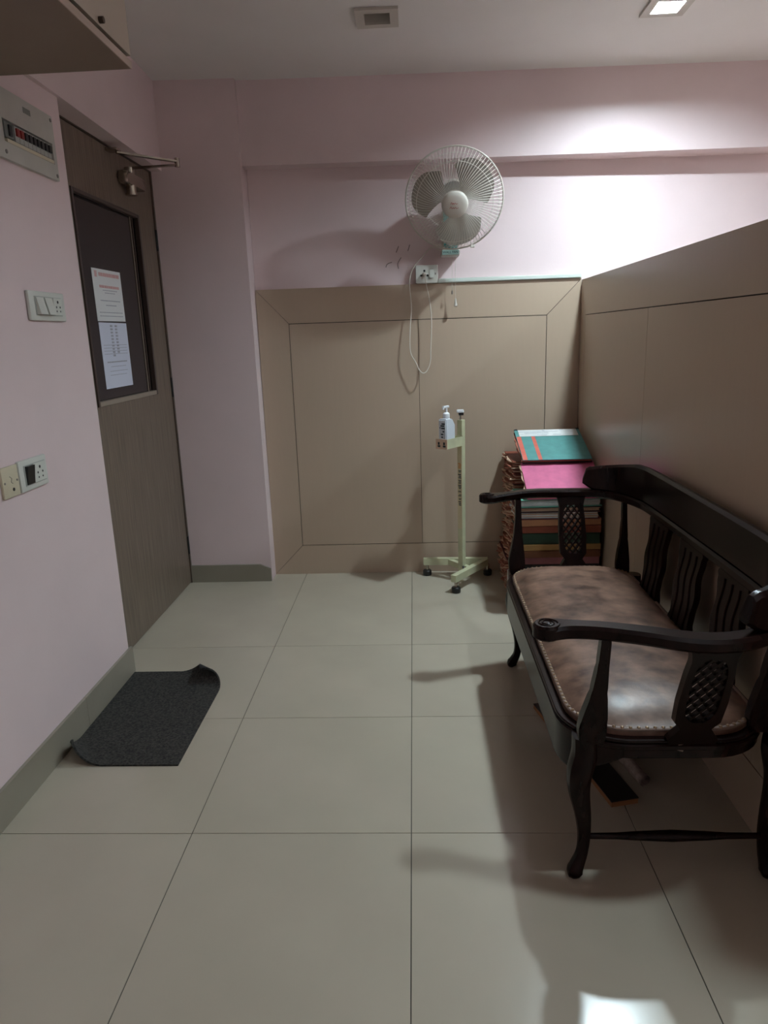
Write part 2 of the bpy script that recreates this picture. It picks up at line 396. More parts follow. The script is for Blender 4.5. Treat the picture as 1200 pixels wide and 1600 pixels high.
notice('bluish white typed sheet, lower of the two on door glass', 2.945, 3.232, 1.125, 1.396, 'paper_blue', .0,
       {'grey_ink': [(.38, .46, .95-.05*k, .03) for k in range(10)]+[(.55, .63, .95-.05*k, .03) for k in range(9)]+[(.08, .92, .66-.045*k, .007) for k in range(4)]+[(.14, .86, .40, .02), (.25, .8, .33, .008), (.2, .85, .26, .008), (.2, .8, .2, .008)]})

# ------------------------------------------------------------------ loft cabinet overhead
LX, LY, LZ = -0.770, 2.20, 2.053
t = thing('loft_cabinet', 'overhead loft cabinet with brown underside at upper left', 'cabinet', (-.97, 1.0, LZ))
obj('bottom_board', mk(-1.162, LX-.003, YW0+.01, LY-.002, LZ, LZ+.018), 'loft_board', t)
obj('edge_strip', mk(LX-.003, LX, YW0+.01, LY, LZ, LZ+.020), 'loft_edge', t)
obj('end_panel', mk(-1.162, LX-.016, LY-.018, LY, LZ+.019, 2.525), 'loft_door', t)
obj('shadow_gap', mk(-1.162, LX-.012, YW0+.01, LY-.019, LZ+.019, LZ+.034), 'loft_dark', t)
for k in range(4):
    y1 = LY-.002-.64*k
    dr = obj('cabinet_door', mk(LX-.016, LX, y1-.636, y1, LZ+.032, 2.520), 'loft_door', t)
    obj('knob', cylinder(B(), (LX, y1-.20, LZ+.045), (LX+.012, y1-.20, LZ+.045), .008, 12), 'loft_dark', dr)

# ------------------------------------------------------------------ ceiling lights
def downlight(x, y, label, lit, group, depth=.004):
    z = ceil_z(x); s = .082; i = LH-.0015; h = .06
    t = thing('ceiling_light', label, 'ceiling light', (x, y, z), group)
    bm = B()
    for q in ((-s, s, i-.003, s), (-s, s, -s, -i+.003), (-s, -i+.003, -i+.003, i-.003), (i-.003, s, -i+.003, i-.003)): box(bm, x+q[0], x+q[1], y+q[2], y+q[3], z-.011, z-.0015)
    obj('frame', bm, 'fitting', t)
    bm = B()
    for q in ((-i, i, i-.002, i), (-i, i, -i, -i+.002), (-i, -i+.002, -i+.002, i-.002), (i-.002, i, -i+.002, i-.002)): box(bm, x+q[0], x+q[1], y+q[2], y+q[3], z-.001, z+h)
    obj('housing', bm, 'fitting', t)
    if lit: obj('diffuser', mk(x-i, x+i, y-i, y+i, z+depth, z+depth+.004), lit, t)
    else: obj('lamp_recess', mk(x-i, x+i, y-i, y+i, z+h-.004, z+h), 'lamp_off', t)
downlight(*LIGHTS[0], 'lit square white ceiling light beyond the partition', 'lamp_glow', 'square ceiling lights', .0135)
downlight(*LIGHTS[1], 'lit square ceiling light nearest the open end of the partition', 'lamp_glow_weak', 'square ceiling lights')
downlight(*LIGHTS[3], 'added square fill light over the far side of the partition, farthest right', 'lamp_glow_fill', 'square ceiling lights')  # fill lamp added out of view to brighten the walls
downlight(*LIGHTS[2], 'unlit square ceiling light with dark recess above the fan', None, 'square ceiling lights')

# ------------------------------------------------------------------ left wall electrics
def plate(t, y0, y1, z0, z1, th=.012, m='switch_white', name='cover_plate', bev=.004):
    return obj(name, mk(XL+.0005, XL+th, y0, y1, z0, z1, bev=bev), m, t, smooth=True)
t = thing('switch_plate', 'white switch plate with two rockers and socket beside the door', 'switch', (XL, 2.325, 1.387))
c = plate(t, 2.212, 2.440, 1.386, 1.476)
obj('module_field', mk(XL+.012, XL+.0135, 2.243, 2.412, 1.402, 1.460), 'switch_grey', t)
for y in (2.247, 2.302):
    bm = prism(B(), [(0, 1.405), (.013, 1.405), (.002, 1.457), (0, 1.457)], lambda a, z: (XL+.0135+a, y+.046, z), lambda a, z: (XL+.0135+a, y+.002, z))
    obj('rocker', bm, 'switch_white', t)
so = obj('socket', mk(XL+.0135, XL+.016, 2.358, 2.410, 1.404, 1.458, bev=.001), 'switch_white', t)
for y, z, r in ((2.384, 1.446, .005), (2.372, 1.430, .0035), (2.396, 1.430, .0035), (2.372, 1.417, .003), (2.396, 1.417, .003)):
    obj('pin_hole', cylinder(B(), (XL+.0158, y, z), (XL+.0164, y, z), r, 10), 'black_plastic', so)
t = thing('socket_plate', 'white socket outlet with dark rocker on the lower left wall', 'socket', (XL, 2.09, .88))
plate(t, 2.012, 2.172, .884, .978)
obj('module_field', mk(XL+.012, XL+.0135, 2.036, 2.158, .900, .962), 'switch_grey', t)
obj('rocker', prism(B(), [(0, .903), (.003, .903), (.010, .959), (0, .959)], lambda a, z: (XL+.0135+a, 2.082, z), lambda a, z: (XL+.0135+a, 2.042, z)), 'black_plastic', t)
so = obj('socket', mk(XL+.0135, XL+.016, 2.086, 2.155, .902, .960, bev=.001), 'switch_white', t)
for y, z, r in ((2.121, .946, .005), (2.107, .930, .0035), (2.135, .930, .0035), (2.109, .915, .003), (2.133, .915, .003)):
    obj('pin_hole', cylinder(B(), (XL+.0158, y, z), (XL+.0164, y, z), r, 10), 'black_plastic', so)
t = thing('cable_outlet', 'yellowed cream cable outlet plate at the lower left wall', 'socket', (XL, 1.96, .88))
plate(t, 1.925, 2.009, .884, .974, th=.009, m='switch_cream', bev=.002)
for y, z in ((1.935, .929), (1.999, .929)): obj('screw', cylinder(B(), (XL+.009, y, z), (XL+.010, y, z), .0035, 10), 'fan_motor', t)
obj('cable_hole', cylinder(B(), (XL+.009, 1.975, .905), (XL+.0105, 1.975, .905), .005, 12), 'black_plastic', t)
obj('marking', tube(B(), [(XL+.0095, 1.962, .945), (XL+.0095, 1.972, .938), (XL+.0095, 1.967, .928), (XL+.0095, 1.975, .922)], .0008, 5), 'fan_motor', t)

t = thing('distribution_board', 'grey electrical distribution board with row of circuit breakers', 'fuse box', (XL, 2.32, 1.84))
bm = B(); yA, yB_, zA, zB = 2.105, 2.520, 1.840, 2.036; wy0, wy1, wz0, wz1 = 2.205, 2.500, 1.888, 1.950
for q in ((yA, wy0, zA, zB), (wy1, yB_, zA, zB), (wy0, wy1, zA, wz0), (wy0, wy1, wz1, zB)): box(bm, XL+.0005, XL+.014, *q)
obj('cover', bm, 'board_grey', t)
obj('window_tray', mk(XL+.0005, XL+.003, wy0, wy1, wz0, wz1), 'smoke_window', t)
obj('window_sill', mk(XL+.003, XL+.016, wy0+.012, wy1-.006, wz0, wz0+.010), 'switch_cream', t)
obj('main_switch', mk(XL+.003, XL+.013, wy0+.012, wy0+.058, wz0+.014, wz1-.004, bev=.002), 'smoke_window', t)
obj('switch_toggle', mk(XL+.013, XL+.018, wy0+.028, wy0+.044, wz0+.020, wz1-.012), 'black_plastic', t)
for k in range(9):
    y = wy0+.070+k*.0243
    br = obj('breaker', mk(XL+.003, XL+.011, y, y+.0225, wz0+.014, wz1-.004, bev=.001), 'switch_grey', t)
    obj('toggle', mk(XL+.011, XL+.017, y+.003, y+.0195, wz0+.030, wz1-.010, bev=.001), 'red_plastic' if k < 2 else 'black_plastic', br)
for y, z in ((2.508, 2.022), (2.508, 1.854), (2.120, 2.022), (2.205, 1.860)): obj('screw', cylinder(B(), (XL+.014, y, z), (XL+.0155, y, z), .006, 10), 'fan_motor', t)
obj('nameplate', mk(XL+.014, XL+.0148, 2.335, 2.378, 1.998, 2.014), 'smoke_window', t)

# ------------------------------------------------------------------ back wall: socket box, conduit, fan
YWALL = YB+.018
t = thing('conduit_casing', 'white cable casing along the top of the back panelling', 'cable casing', (.5, YB-.008, 1.557))
obj('casing', mk(.137, .860, YB-.010, YWALL-.0005, 1.5565, 1.578, bev=.002), 'conduit', t)
obj('casing_lid', mk(.137, .860, YB-.014, YB-.0102, 1.560, 1.5745), 'conduit', t)
t = thing('socket_box', 'white surface socket box with switch below the wall fan', 'socket', (.08, YWALL, 1.557))
SY = YB-.030
obj('box_body', mk(.022, .134, SY+.006, YWALL-.0005, 1.557, 1.644, bev=.003), 'switch_white', t)
obj('face_plate', mk(.022, .134, SY, SY+.0058, 1.557, 1.644, bev=.002), 'switch_white', t)
obj('rocker', prism(B(), [(0, 1.582), (.010, 1.582), (.002, 1.622), (0, 1.622)], lambda a, z: (.092, SY-a, z), lambda a, z: (.114, SY-a, z)), 'switch_white', t)
obj('indicator', mk(.119, .124, SY-.0012, SY-.0001, 1.596, 1.606), 'fan_motor', t)
for x, z in ((.066, 1.617), (.050, 1.594), (.082, 1.594)): obj('pin_hole', cylinder(B(), (x, SY-.0012, z), (x, SY-.0001, z), .0055, 10), 'black_plastic', t)

FC = Vector((.207, 3.555, 1.908)); TILT = math.radians(24)
ax = Vector((-.02, -math.cos(TILT), -math.sin(TILT))).normalized()
ux = Vector((1, 0, 0)); ux = (ux-ax*ux.dot(ax)).normalized(); uy = ax.cross(ux)   # uy points up
if uy.z < 0: uy = -uy
def fp(r, a, dpt): return FC+ux*(r*math.cos(a))+uy*(r*math.sin(a))+ax*dpt
fan = thing('wall_fan', 'dusty white oscillating wall fan with three beige blades', 'fan', (.197, 3.80, 1.68))
RF = .226
rim = obj('guard_rim', tube(B(), [fp(RF, 2*PI*k/64, 0) for k in range(64)], .0042, 8, closed=True), 'fan_white', fan, smooth=True)
def dome(u, d0):  # u from 0 (hub) to 1 (rim)
    return d0*(1-u**2.6)**0.75
NW = 84
bm = B()
for k in range(NW):
    a = 2*PI*k/NW; pts = []
    for j in range(8):
        u = j/7; r = .058+(RF-.058)*u; pts.append(fp(r, a+.22*(1-u), dome(u, .085)))
    tube(bm, pts, .0013, 4)
fg = obj('front_guard', bm, 'fan_wire', fan)
for r, u in ((.176, .70), (.206, .882)):
    obj('guard_ring', tube(B(), [fp(r, 2*PI*k/56, dome(u, .085)-.002) for k in range(56)], .0014, 5, closed=True), 'fan_wire', fg)
bm = B()
for k in range(NW):
    a = 2*PI*k/NW
    tube(bm, [fp(.06+(RF-.06)*j/6, a, -dome(j/6, .075)) for j in range(7)], .0010, 4)
rg = obj('rear_guard', bm, 'fan_wire', fan)
obj('guard_ring', tube(B(), [fp(.15, 2*PI*k/48, -dome(.55, .075)-.002) for k in range(48)], .0014, 5, closed=True), 'fan_wire', rg)
FM = Matrix((ux.to_tuple()+(0,), uy.to_tuple()+(0,), ax.to_tuple()+(0,), (0, 0, 0, 1))).transposed(); FM = Matrix.Translation(FC) @ FM.to_3x3().to_4x4()
hub = obj('hub_badge', lathe(B(), [(0, .098), (.035, .0975), (.052, .095), (.059, .089), (.061, .080), (.058, .075), (0, .074)], 36, FM), 'fan_white', fan, smooth=True)
# red script on the badge: two short lines
for off, sc, mm in ((.007, 1.0, 'red_ink'), (-.012, 1.25, 'red_ink')):
    pts = [(-.016, -.003), (-.011, .006), (-.008, -.003), (-.003, .002), (0, -.003), (.005, .003), (.009, -.003), (.016, .001)]
    cur = catmull([(x*sc-.004, y*1.0+off, 0) for x, y in pts], 4)
    obj('lettering', tube(B(), [FC+ux*q.x+uy*q.y+ax*.0982 for q in cur], .0011, 4), mm, hub)
rotor = obj('rotor_hub', lathe(B(), [(0, .06), (.038, .058), (.045, .045), (.045, .005), (.03, 0), (0, 0)], 28, FM), 'fan_blade', fan, smooth=True)
for c in (40, 158, 276):
    bm = B(); NA, NR = 14, 10; grid = []
    for i in range(NR+1):
        v = i/NR; r = .036+v*.164; row = []
        half = math.radians(20+ (27*math.sin(min(1, v*1.25)*PI/2)) - (10*max(0, v-.8)/.2)**1.0*.9)
        for j in range(NA+1):
            s = -1+2*j/NA; a = math.radians(c)+s*half+.10*v
            rr = r if v < .6 else r-(abs(s)**3)*.034*(v-.6)/.4
            row.append((rr, a, .030-s*.026*(1-.25*v)))
        grid.append(row)
    top = [[bm.verts.new(fp(r, a, dd+.0012)) for r, a, dd in row] for row in grid]
    bot = [[bm.verts.new(fp(r, a, dd-.0012)) for r, a, dd in row] for row in grid]
    for i in range(NR):
        for j in range(NA):
            bm.faces.new((top[i][j], top[i][j+1], top[i+1][j+1], top[i+1][j])); bm.faces.new((bot[i][j], bot[i+1][j], bot[i+1][j+1], bot[i][j+1]))
    for i in range(NR):
        bm.faces.new((top[i][0], top[i+1][0], bot[i+1][0], bot[i][0])); bm.faces.new((top[i][NA], bot[i][NA], bot[i+1][NA], top[i+1][NA]))
    for j in range(NA):
        bm.faces.new((top[0][j], bot[0][j], bot[0][j+1], top[0][j+1])); bm.faces.new((top[NR][j], top[NR][j+1], bot[NR][j+1], bot[NR][j]))
    obj('blade', bm, 'fan_blade', fan, smooth=True)
obj('motor_housing', lathe(B(), [(0, -.060), (.050, -.062), (.062, -.075), (.062, -.125), (.050, -.155), (.025, -.168), (0, -.170)], 28, FM), 'fan_white', fan, smooth=True)
obj('motor_plate', lathe(B(), [(0, -.055), (.066, -.056), (.066, -.061), (0, -.0615)], 28, FM), 'fan_motor', fan, smooth=True)
pivot = FC+ax*-.12
obj('neck', tube(B(), [pivot, pivot+Vector((0, .05, -.03)), (.197, 3.765, 1.905), (.197, 3.782, 1.86)], [.030, .030, .032, .034], 12), 'fan_white', fan, smooth=True)
wbk = obj('wall_bracket', box(box(B(), .157, .237, 3.745, YWALL-.0005, 1.700, 1.900, bev=.010), .150, .243, 3.735, YWALL-.0005, 1.680, 1.712, bev=.008), 'fan_white', fan, smooth=True)
obj('control_panel', mk(.163, .231, 3.741, 3.7448, 1.714, 1.890, bev=.001), 'teal', wbk)
obj('speed_knob', cylinder(cylinder(B(), (.197, 3.7405, 1.742), (.197, 3.730, 1.742), .019, 20), (.197, 3.730, 1.742), (.197, 3.722, 1.742), .012, 16), 'pale_teal', fan, smooth=True)
for k in range(3): obj('panel_stripe', mk(.168, .226, 3.7395, 3.7409, 1.772+k*.016, 1.780+k*.016), 'pale_teal', wbk)
obj('name_strip', mk(.155, .238, 3.731, 3.7348, 1.684, 1.707, bev=.0015), 'pale_teal', wbk)
text_mesh('WALL FAN', .0155, Matrix.Translation((.1965, 3.7307, 1.6955)) @ Matrix.Rotation(PI/2, 4, 'X'), 'lettering', 'ink', wbk)
for cx, zb in ((.222, 1.475), (.205, 1.515)): obj('pull_cord', tube(B(), [(cx, 3.770, 1.681), (cx, 3.771, 1.6), (cx, 3.770, zb)], .0011, 6), 'cord_white', fan)
obj('cord_knob', lathe(B(), [(0, .042), (.003, .040), (.0045, .030), (.008, .012), (.0085, .004), (.005, 0), (0, -.001)], 14, Matrix.Translation((.222, 3.770, 1.436))), 'fan_white', fan, smooth=True)
obj('cord_bead', lathe(B(), [(0, .020), (.003, .018), (.0045, .006), (.003, 0), (0, 0)], 10, Matrix.Translation((.205, 3.770, 1.497))), 'fan_motor', fan, smooth=True)
obj('rim_clip', mk(.285, .305, 3.595, 3.615, 1.700, 1.712, bev=.002), 'fan_white', fan)

cord = thing('power_cord', 'cream power cord looping down from fan to socket', 'cord', (.05, 3.77, 1.11))
pts = [(.165, 3.785, 1.700), (.110, 3.803, 1.730), (.060, 3.815, 1.690), (.012, 3.805, 1.635), (-.010, 3.792, 1.566), (-.004, 3.785, 1.441), (-.012, 3.778, 1.345), (-.016, 3.772, 1.25), (-.010, 3.77, 1.205), (.012, 3.768, 1.165), (.030, 3.766, 1.126), (.049, 3.765, 1.108), (.070, 3.765, 1.120), (.088, 3.765, 1.165), (.092, 3.765, 1.24), (.098, 3.766, 1.374), (.090, 3.766, 1.47), (.076, 3.764, 1.54), (.068, 3.757, 1.590)]
obj('flex', tube(B(), catmull(pts, 8), .0026, 7), 'cord_white', cord, smooth=True)
obj('plug', tube(B(), [(.066, SY-.0015, 1.600), (.066, SY-.018, 1.600), (.067, SY-.028, 1.594)], [.011, .010, .006], 14), 'cord_white', cord, smooth=True)

# ------------------------------------------------------------------ sanitiser stand and bottle
ST = Vector((.237, 3.640, 0)); ra = math.radians(52)
st = thing('sanitiser_stand', 'pale green metal pedal stand on casters beside the file piles', 'stand', (ST.x, ST.y, 0))
def rotz(bm, c, a): return xform(bm, Matrix.Translation(c) @ Matrix.Rotation(a, 4, 'Z') @ Matrix.Translation(-Vector(c)))
pole = obj('pole', rotz(mk(ST.x-.015, ST.x+.015, ST.y-.015, ST.y+.015, .062, .875, bev=.002), ST, ra), 'stand_paint', st)
obj('pole_sticker', rotz(mk(ST.x-.0165, ST.x-.0152, ST.y-.0135, ST.y+.0135, .30, .74), ST, ra), 'stand_cream', st)
random.seed(3)
gl_ = [(.640, 'orange_ink', .030), (.610, 'ink', .012), (.585, 'ink', .026), (.555, 'ink', .022), (.528, 'ink', .024), (.503, 'ink', .010), (.482, 'ink', .012), (.462, 'ink', .010), (.440, 'ink', .026)]
for z, mm, h in gl_:
    bm = B(); n = max(2, int(h/.007))
    for k in range(n):
        zz = z-h/2+h*k/n; wv = random.uniform(.006, .011)
        box(bm, ST.x-.0172, ST.x-.0164, ST.y-wv, ST.y+random.uniform(.004, .010), zz, zz+h/n*.6)
    obj('glyph', rotz(bm, ST, ra), mm, st)
F1, F2, F3 = Vector((.052, 3.760, 0)), Vector((.195, 3.475, 0)), Vector((.385, 3.745, 0))
def rail(a, b, z, wd, th): return bar(B(), (a.x, a.y, z), (b.x, b.y, z), wd, th)
obj('base_rail', rail(F1+Vector((-.02, 0, 0)), F3, .0805, .030, .037), 'stand_paint', st)
obj('base_rail', rail(F2+(F2-F3).normalized()*.025, F3+(F2-F3).normalized()*.02, .0805, .030, .0365), 'stand_paint', st)
obj('cross_rail', rail(Vector((.175, 3.752, 0)), Vector((.285, 3.590, 0)), .0795, .026, .030), 'stand_paint', st)
for f in (F1, F2, F3):
    cs = obj('caster', lathe(B(), [(0, .032), (.020, .031), (.024, .026), (.024, .004), (.021, 0), (0, 0)], 18, Matrix.Translation(f)), 'black_plastic', st, smooth=True)
    obj('caster_stem', cylinder(B(), f+Vector((0, 0, .031)), f+Vector((0, 0, .064)), .009, 12), 'chrome', cs, smooth=True)
obj('pedal_link', tube(B(), [(.242, 3.612, .095), (.245, 3.585, .075), (.244, 3.560, .052)], .006, 8), 'black_plastic', st)
# tray: four low sides and a bottom, turned with the pole
TA = ra
tc = Vector((.1775, 3.5635, 0))
bm = B(); L2, W2 = .077, .034
box(bm, tc.x-L2, tc.x+L2, tc.y-W2, tc.y+W2, .748, .752)
for q in ((-L2, L2, -W2, -W2+.003), (-L2, L2, W2-.003, W2), (L2-.003, L2, -W2+.003, W2-.003)): box(bm, tc.x+q[0], tc.x+q[1], tc.y+q[2], tc.y+q[3], .752, .796)
obj('tray', rotz(bm, tc, TA), 'stand_paint', st)
fp_ = obj('tray_front', rotz(mk(tc.x-L2-.001, tc.x-L2+.003, tc.y-W2-.0005, tc.y+W2, .747, .7965), tc, TA), 'label_cream', st)
bm = B()
for yy in (-.018, .014):
    box(bm, tc.x-L2-.0016, tc.x-L2-.0011, tc.y+yy-.008, tc.y+yy+.008, .757, .766); box(bm, tc.x-L2-.0016, tc.x-L2-.0011, tc.y+yy-.004, tc.y+yy+.006, .768, .782)
obj('label_print', rotz(bm, tc, TA), 'ink', fp_)
obj('presser_rod', cylinder(B(), ST+Vector((-.004, -.002, .860)), ST+Vector((-.004, -.002, .918)), .005, 10), 'chrome', st)
pc = obj('presser_head', mk(ST.x-.022, ST.x+.014, ST.y-.022, ST.y+.018, .912, .926, bev=.003), 'bottle_white', st)
obj('presser_pad', mk(ST.x-.012, ST.x+.012, ST.y-.019, ST.y+.012, .899, .9115), 'black_plastic', pc)

bt = thing('sanitiser_bottle', 'white pump bottle of hand sanitiser in the stand tray', 'bottle', (.159, 3.5395, .752))
bx = Vector((.159, 3.5395, 0)); bm = B()
prof = [(-.038, .7525), (.040, .7525), (.041, .757), (.041, .862), (.020, .893), (-.006, .893), (-.030, .897), (-.038, .893)]
prism(bm, prof, lambda x, z: (bx.x+x, bx.y+.024, z), lambda x, z: (bx.x+x, bx.y-.024, z))
bmesh.ops.bevel(bm, geom=bm.edges[:], offset=.005, segments=2, affect='EDGES')
obj('bottle_body', rotz(bm, bx, TA), 'bottle', bt, smooth=True)
nk = rotz(lathe(B(), [(0, .888), (.017, .888), (.017, .918), (.012, .924), (.006, .926), (.005, .948), (0, .948)], 18, Matrix.Translation((bx.x-.002, bx.y, 0))), bx, TA)
cap = obj('pump_collar', nk, 'bottle_white', bt, smooth=True)
bm = B(); box(bm, bx.x-.030, bx.x+.016, bx.y-.007, bx.y+.007, .947, .958, bev=.003); box(bm, bx.x-.034, bx.x-.026, bx.y-.005, bx.y+.005, .940, .953, bev=.002)
obj('pump_nozzle', rotz(bm, bx, TA), 'bottle_white', cap, smooth=True)
bm = B()
for z, a, b in ((.872, -.016, .004), (.862, -.012, .010), (.850, -.015, .006), (.834, -.012, -.002), (.820, -.006, .008), (.806, -.004, .006), (.852, .010, .015)):
    box(bm, bx.x-.0388, bx.x-.0381, bx.y+a, bx.y+b, z-.004, z+.003)
obj('label_print', rotz(bm, bx, TA), 'ink', bt)

# ------------------------------------------------------------------ bench
YC = 2.06
bench = thing('carved_bench', 'dark carved wooden bench with brown leather seat against the partition', 'bench', (.58, YC, 0))
SX0, SX1, SV = .350, .800, .587
def seatplan(ins, n=8, r=.135):
    return rrect(SX0+ins, SX1-ins, YC-SV+ins, YC+SV-ins, max(r-ins*.75, .02), n)
# seat rail, deeper at the front
path = seatplan(-.004, 10)
zb = [.270 if False else None]*0
def zbot(x):
    k = max(0, min(1, (x-.36)/.10)); return .272+(.344-.272)*k
obj('seat_rail', ribbon(B(), path, .024, [zbot(p[0]) for p in path], .384, closed=True, ch=.003), 'wood', bench, smooth=True)
obj('rail_moulding', ribbon(B(), seatplan(-.014, 10), .012, .366, .382, closed=True, ch=.005), 'wood', bench, smooth=True)
obj('rail_moulding', ribbon(B(), seatplan(-.006, 10), .024, .3842, .392, closed=True, ch=.003), 'wood', bench, smooth=True)
obj('seat_board', prism(B(), seatplan(.02, 6), lambda x, y: (x, y, .355), lambda x, y: (x, y, .384)), 'wood', bench)
# cushion
bm = B(); rings = []
for ins, z in ((.004, .3845), (.002, .398), (.004, .406), (.014, .4125), (.035, .423), (.065, .433), (.10, .440), (.145, .444), (.19, .4455)):
    rings.append([bm.verts.new((x, y, z+(.0016*math.sin(9*y+31*x)*(1 if ins > .05 else 0)))) for x, y in seatplan(ins, 8)])
for a, b in zip(rings, rings[1:]):
    n = len(a)
    for k in range(n): bm.faces.new((a[k], a[(k+1) % n], b[(k+1) % n], b[k]))
bm.faces.new(rings[-1])
cu = obj('seat_cushion', bm, 'leather', bench, smooth=True)
# pleats where the leather is pulled down at the near corner
random.seed(11)
for k, (x, y, a, L) in enumerate(((.372, 1.66, .25, .06), (.385, 1.63, .45, .07), (.44, 1.505, 1.15, .06), (.50, 1.492, 1.5, .05), (.56, 1.490, 1.9, .055), (.41, 1.54, .8, .05))):
    dx, dy = math.cos(a), math.sin(a)
    pp = [(x+dx*L*s, y+dy*L*s, .4115+.018*min(1, s*1.2)-.004*s) for s in (0, .3, .65, 1)]
    obj('pleat', tube(B(), catmull(pp, 4), [.0015+.0035*math.sin(PI*i/12) for i in range(13)], 8), 'leather', cu, smooth=True)
bp_ = seatplan(.0065, 10)
band = obj('trim_band', ribbon(B(), bp_, .010, .4035, .4110, closed=True, ch=.002), 'leather_band', bench, smooth=True)
# nail heads, one object each
def walk(path, step):
    P = [Vector((x, y)) for x, y in path]; P.append(P[0]); out = []; acc = 0
    for a, b in zip(P, P[1:]):
        L = (b-a).length
        while acc <= L: out.append(a+(b-a)*(acc/L if L else 0)); acc += step
        acc -= L
    return out
first = None; RL = Vector(bench.location)
for q in walk(bp_, .0185):
    if q.x > .79: continue
    if first is None:
        first = obj('nail_head', lathe(B(), [(.0048, -.0015), (.0044, .0012), (.0026, .0030), (0, .0036)], 8), 'brass', band, smooth=True)
        first.data.transform(Matrix.Translation(RL)); nh = first
    else: nh = share(first, 'nail_head', band, (0, 0, 0))
    nh.location = Vector((q.x, q.y, .411))-RL
# bow of arms and back rail in plan (x, offset from the middle)
half = [(.268, .632), (.300, .630), (.360, .645), (.450, .675), (.560, .702), (.650, .700), (.725, .665), (.782, .590), (.815, .490), (.826, .38)]
ctrl = [(x, YC+v, 0) for x, v in half]+[(.828, YC, 0)]+[(x, YC-v, 0) for x, v in reversed(half)]
bow = catmull(ctrl, 7)
def armtop(x): # a gentle wave along each arm
    if x > .70: return .694
    return .694+.006*math.sin((x-.30)*13)*(1-max(0, (x-.5)/.2))*1.0
wid = []; zt = []; zbm = []
for q in bow:
    wv = .046+.018*math.exp(-((q.x-.285)/.03)**2)+.008*math.exp(-((q.x-.56)/.10)**2) if q.x < .75 else .036
    wid.append(wv); zt.append(armtop(q.x)); zbm.append(armtop(q.x)-.030)
obj('arm_bow', ribbon(B(), [(q.x, q.y) for q in bow], wid, zbm, zt, ch=.007), 'wood', bench, smooth=True)
for s in (-1, 1):
    # rolled tip with a carved spiral
    c = Vector((.274, YC+s*.633, 0))
    tip = obj('arm_scroll', lathe(B(), [(0, .662), (.025, .662), (.031, .667), (.031, .690), (.026, .696), (0, .696)], 24, Matrix.Translation(c)), 'wood', bench, smooth=True)
    sp = [c+Vector(((.006+.016*k/30)*math.cos(k*.42), s*(.006+.016*k/30)*math.sin(k*.42), .696)) for k in range(31)]
    obj('spiral_carving', tube(B(), sp, .0022, 5), 'wood', tip, smooth=True)
# crest: board standing on the bow, rounded at both ends
lo = min(range(len(bow)), key=lambda i: (bow[i]-Vector((.655, YC+.70, 0))).length); hi = len(bow)-1-lo
cp = bow[lo:hi+1]; N = len(cp); ct = []; cb = []
Ls = [0]
for a, b in zip(cp, cp[1:]): Ls.append(Ls[-1]+(b-a).length)
for i, q in enumerate(cp):
    e = min(Ls[i], Ls[-1]-Ls[i])
    k = min(1, e/.026); h = .782+.036*min(1, max(0, (e-.03)/.22))
    ct.append(.735+(h-.735)*math.sqrt(max(0, 1-(1-k)**2)))
    cb.append(.690 if e > .05 else .690+.028*(1-e/.05)**1.5)
obj('crest_rail', ribbon(B(), [(q.x+.004, q.y) for q in cp], .030, cb, ct, ch=.010), 'wood', bench, smooth=True)
# turned-looking flat supports: narrow neck, full foot
def vase(xc, v0, v1, s, zlo, zhi, w0, w1, along, side=-1):
    # along: 'x' (front posts) widen toward the front
    n = 20; bm = B(); ringsv = []
    for i in range(n+1):
        t_ = i/n; z = zlo+(zhi-zlo)*t_
        pw = [(0, .78), (.06, .92), (.17, .96), (.32, .78), (.5, .52), (.75, .36), (1, .32)]
        for (pa_, pb_), (pc_, pd_) in zip(pw, pw[1:]):
            if pa_ <= t_ <= pc_: wd = w0*(pb_+(pd_-pb_)*(t_-pa_)/(pc_-pa_)); break
        y = YC+s*(v0+(v1-v0)*t_); th = .015-.004*t_
        xl = xc+side*(wd*.72); xr = xc+(wd*.28)*(1 if side < 0 else -1)
        if side > 0: xl, xr = xr, xl
        ringsv.append([bm.verts.new(p) for p in ((xl, y-th, z), (xr, y-th, z), (xr, y+th, z), (xl, y+th, z))])
    for a, b in zip(ringsv, ringsv[1:]):
        for k in range(4): bm.faces.new((a[k], a[(k+1) % 4], b[(k+1) % 4], b[k]))
    bm.faces.new(ringsv[0][::-1]); bm.faces.new(ringsv[-1])
    bmesh.ops.bevel(bm, geom=[e for e in bm.edges if abs(e.verts[0].co.z-e.verts[1].co.z) > .004], offset=.003, segments=2, affect='EDGES')
    return bm
for s in (-1, 1):
    obj('arm_post', vase(.400, .592, .648, s, .384, .668, .066, .022, 'x'), 'wood', bench, smooth=True)
    obj('corner_post', vase(.790, .545, .585, s, .384, .668, .052, .020, 'x'), 'wood', bench, smooth=True)
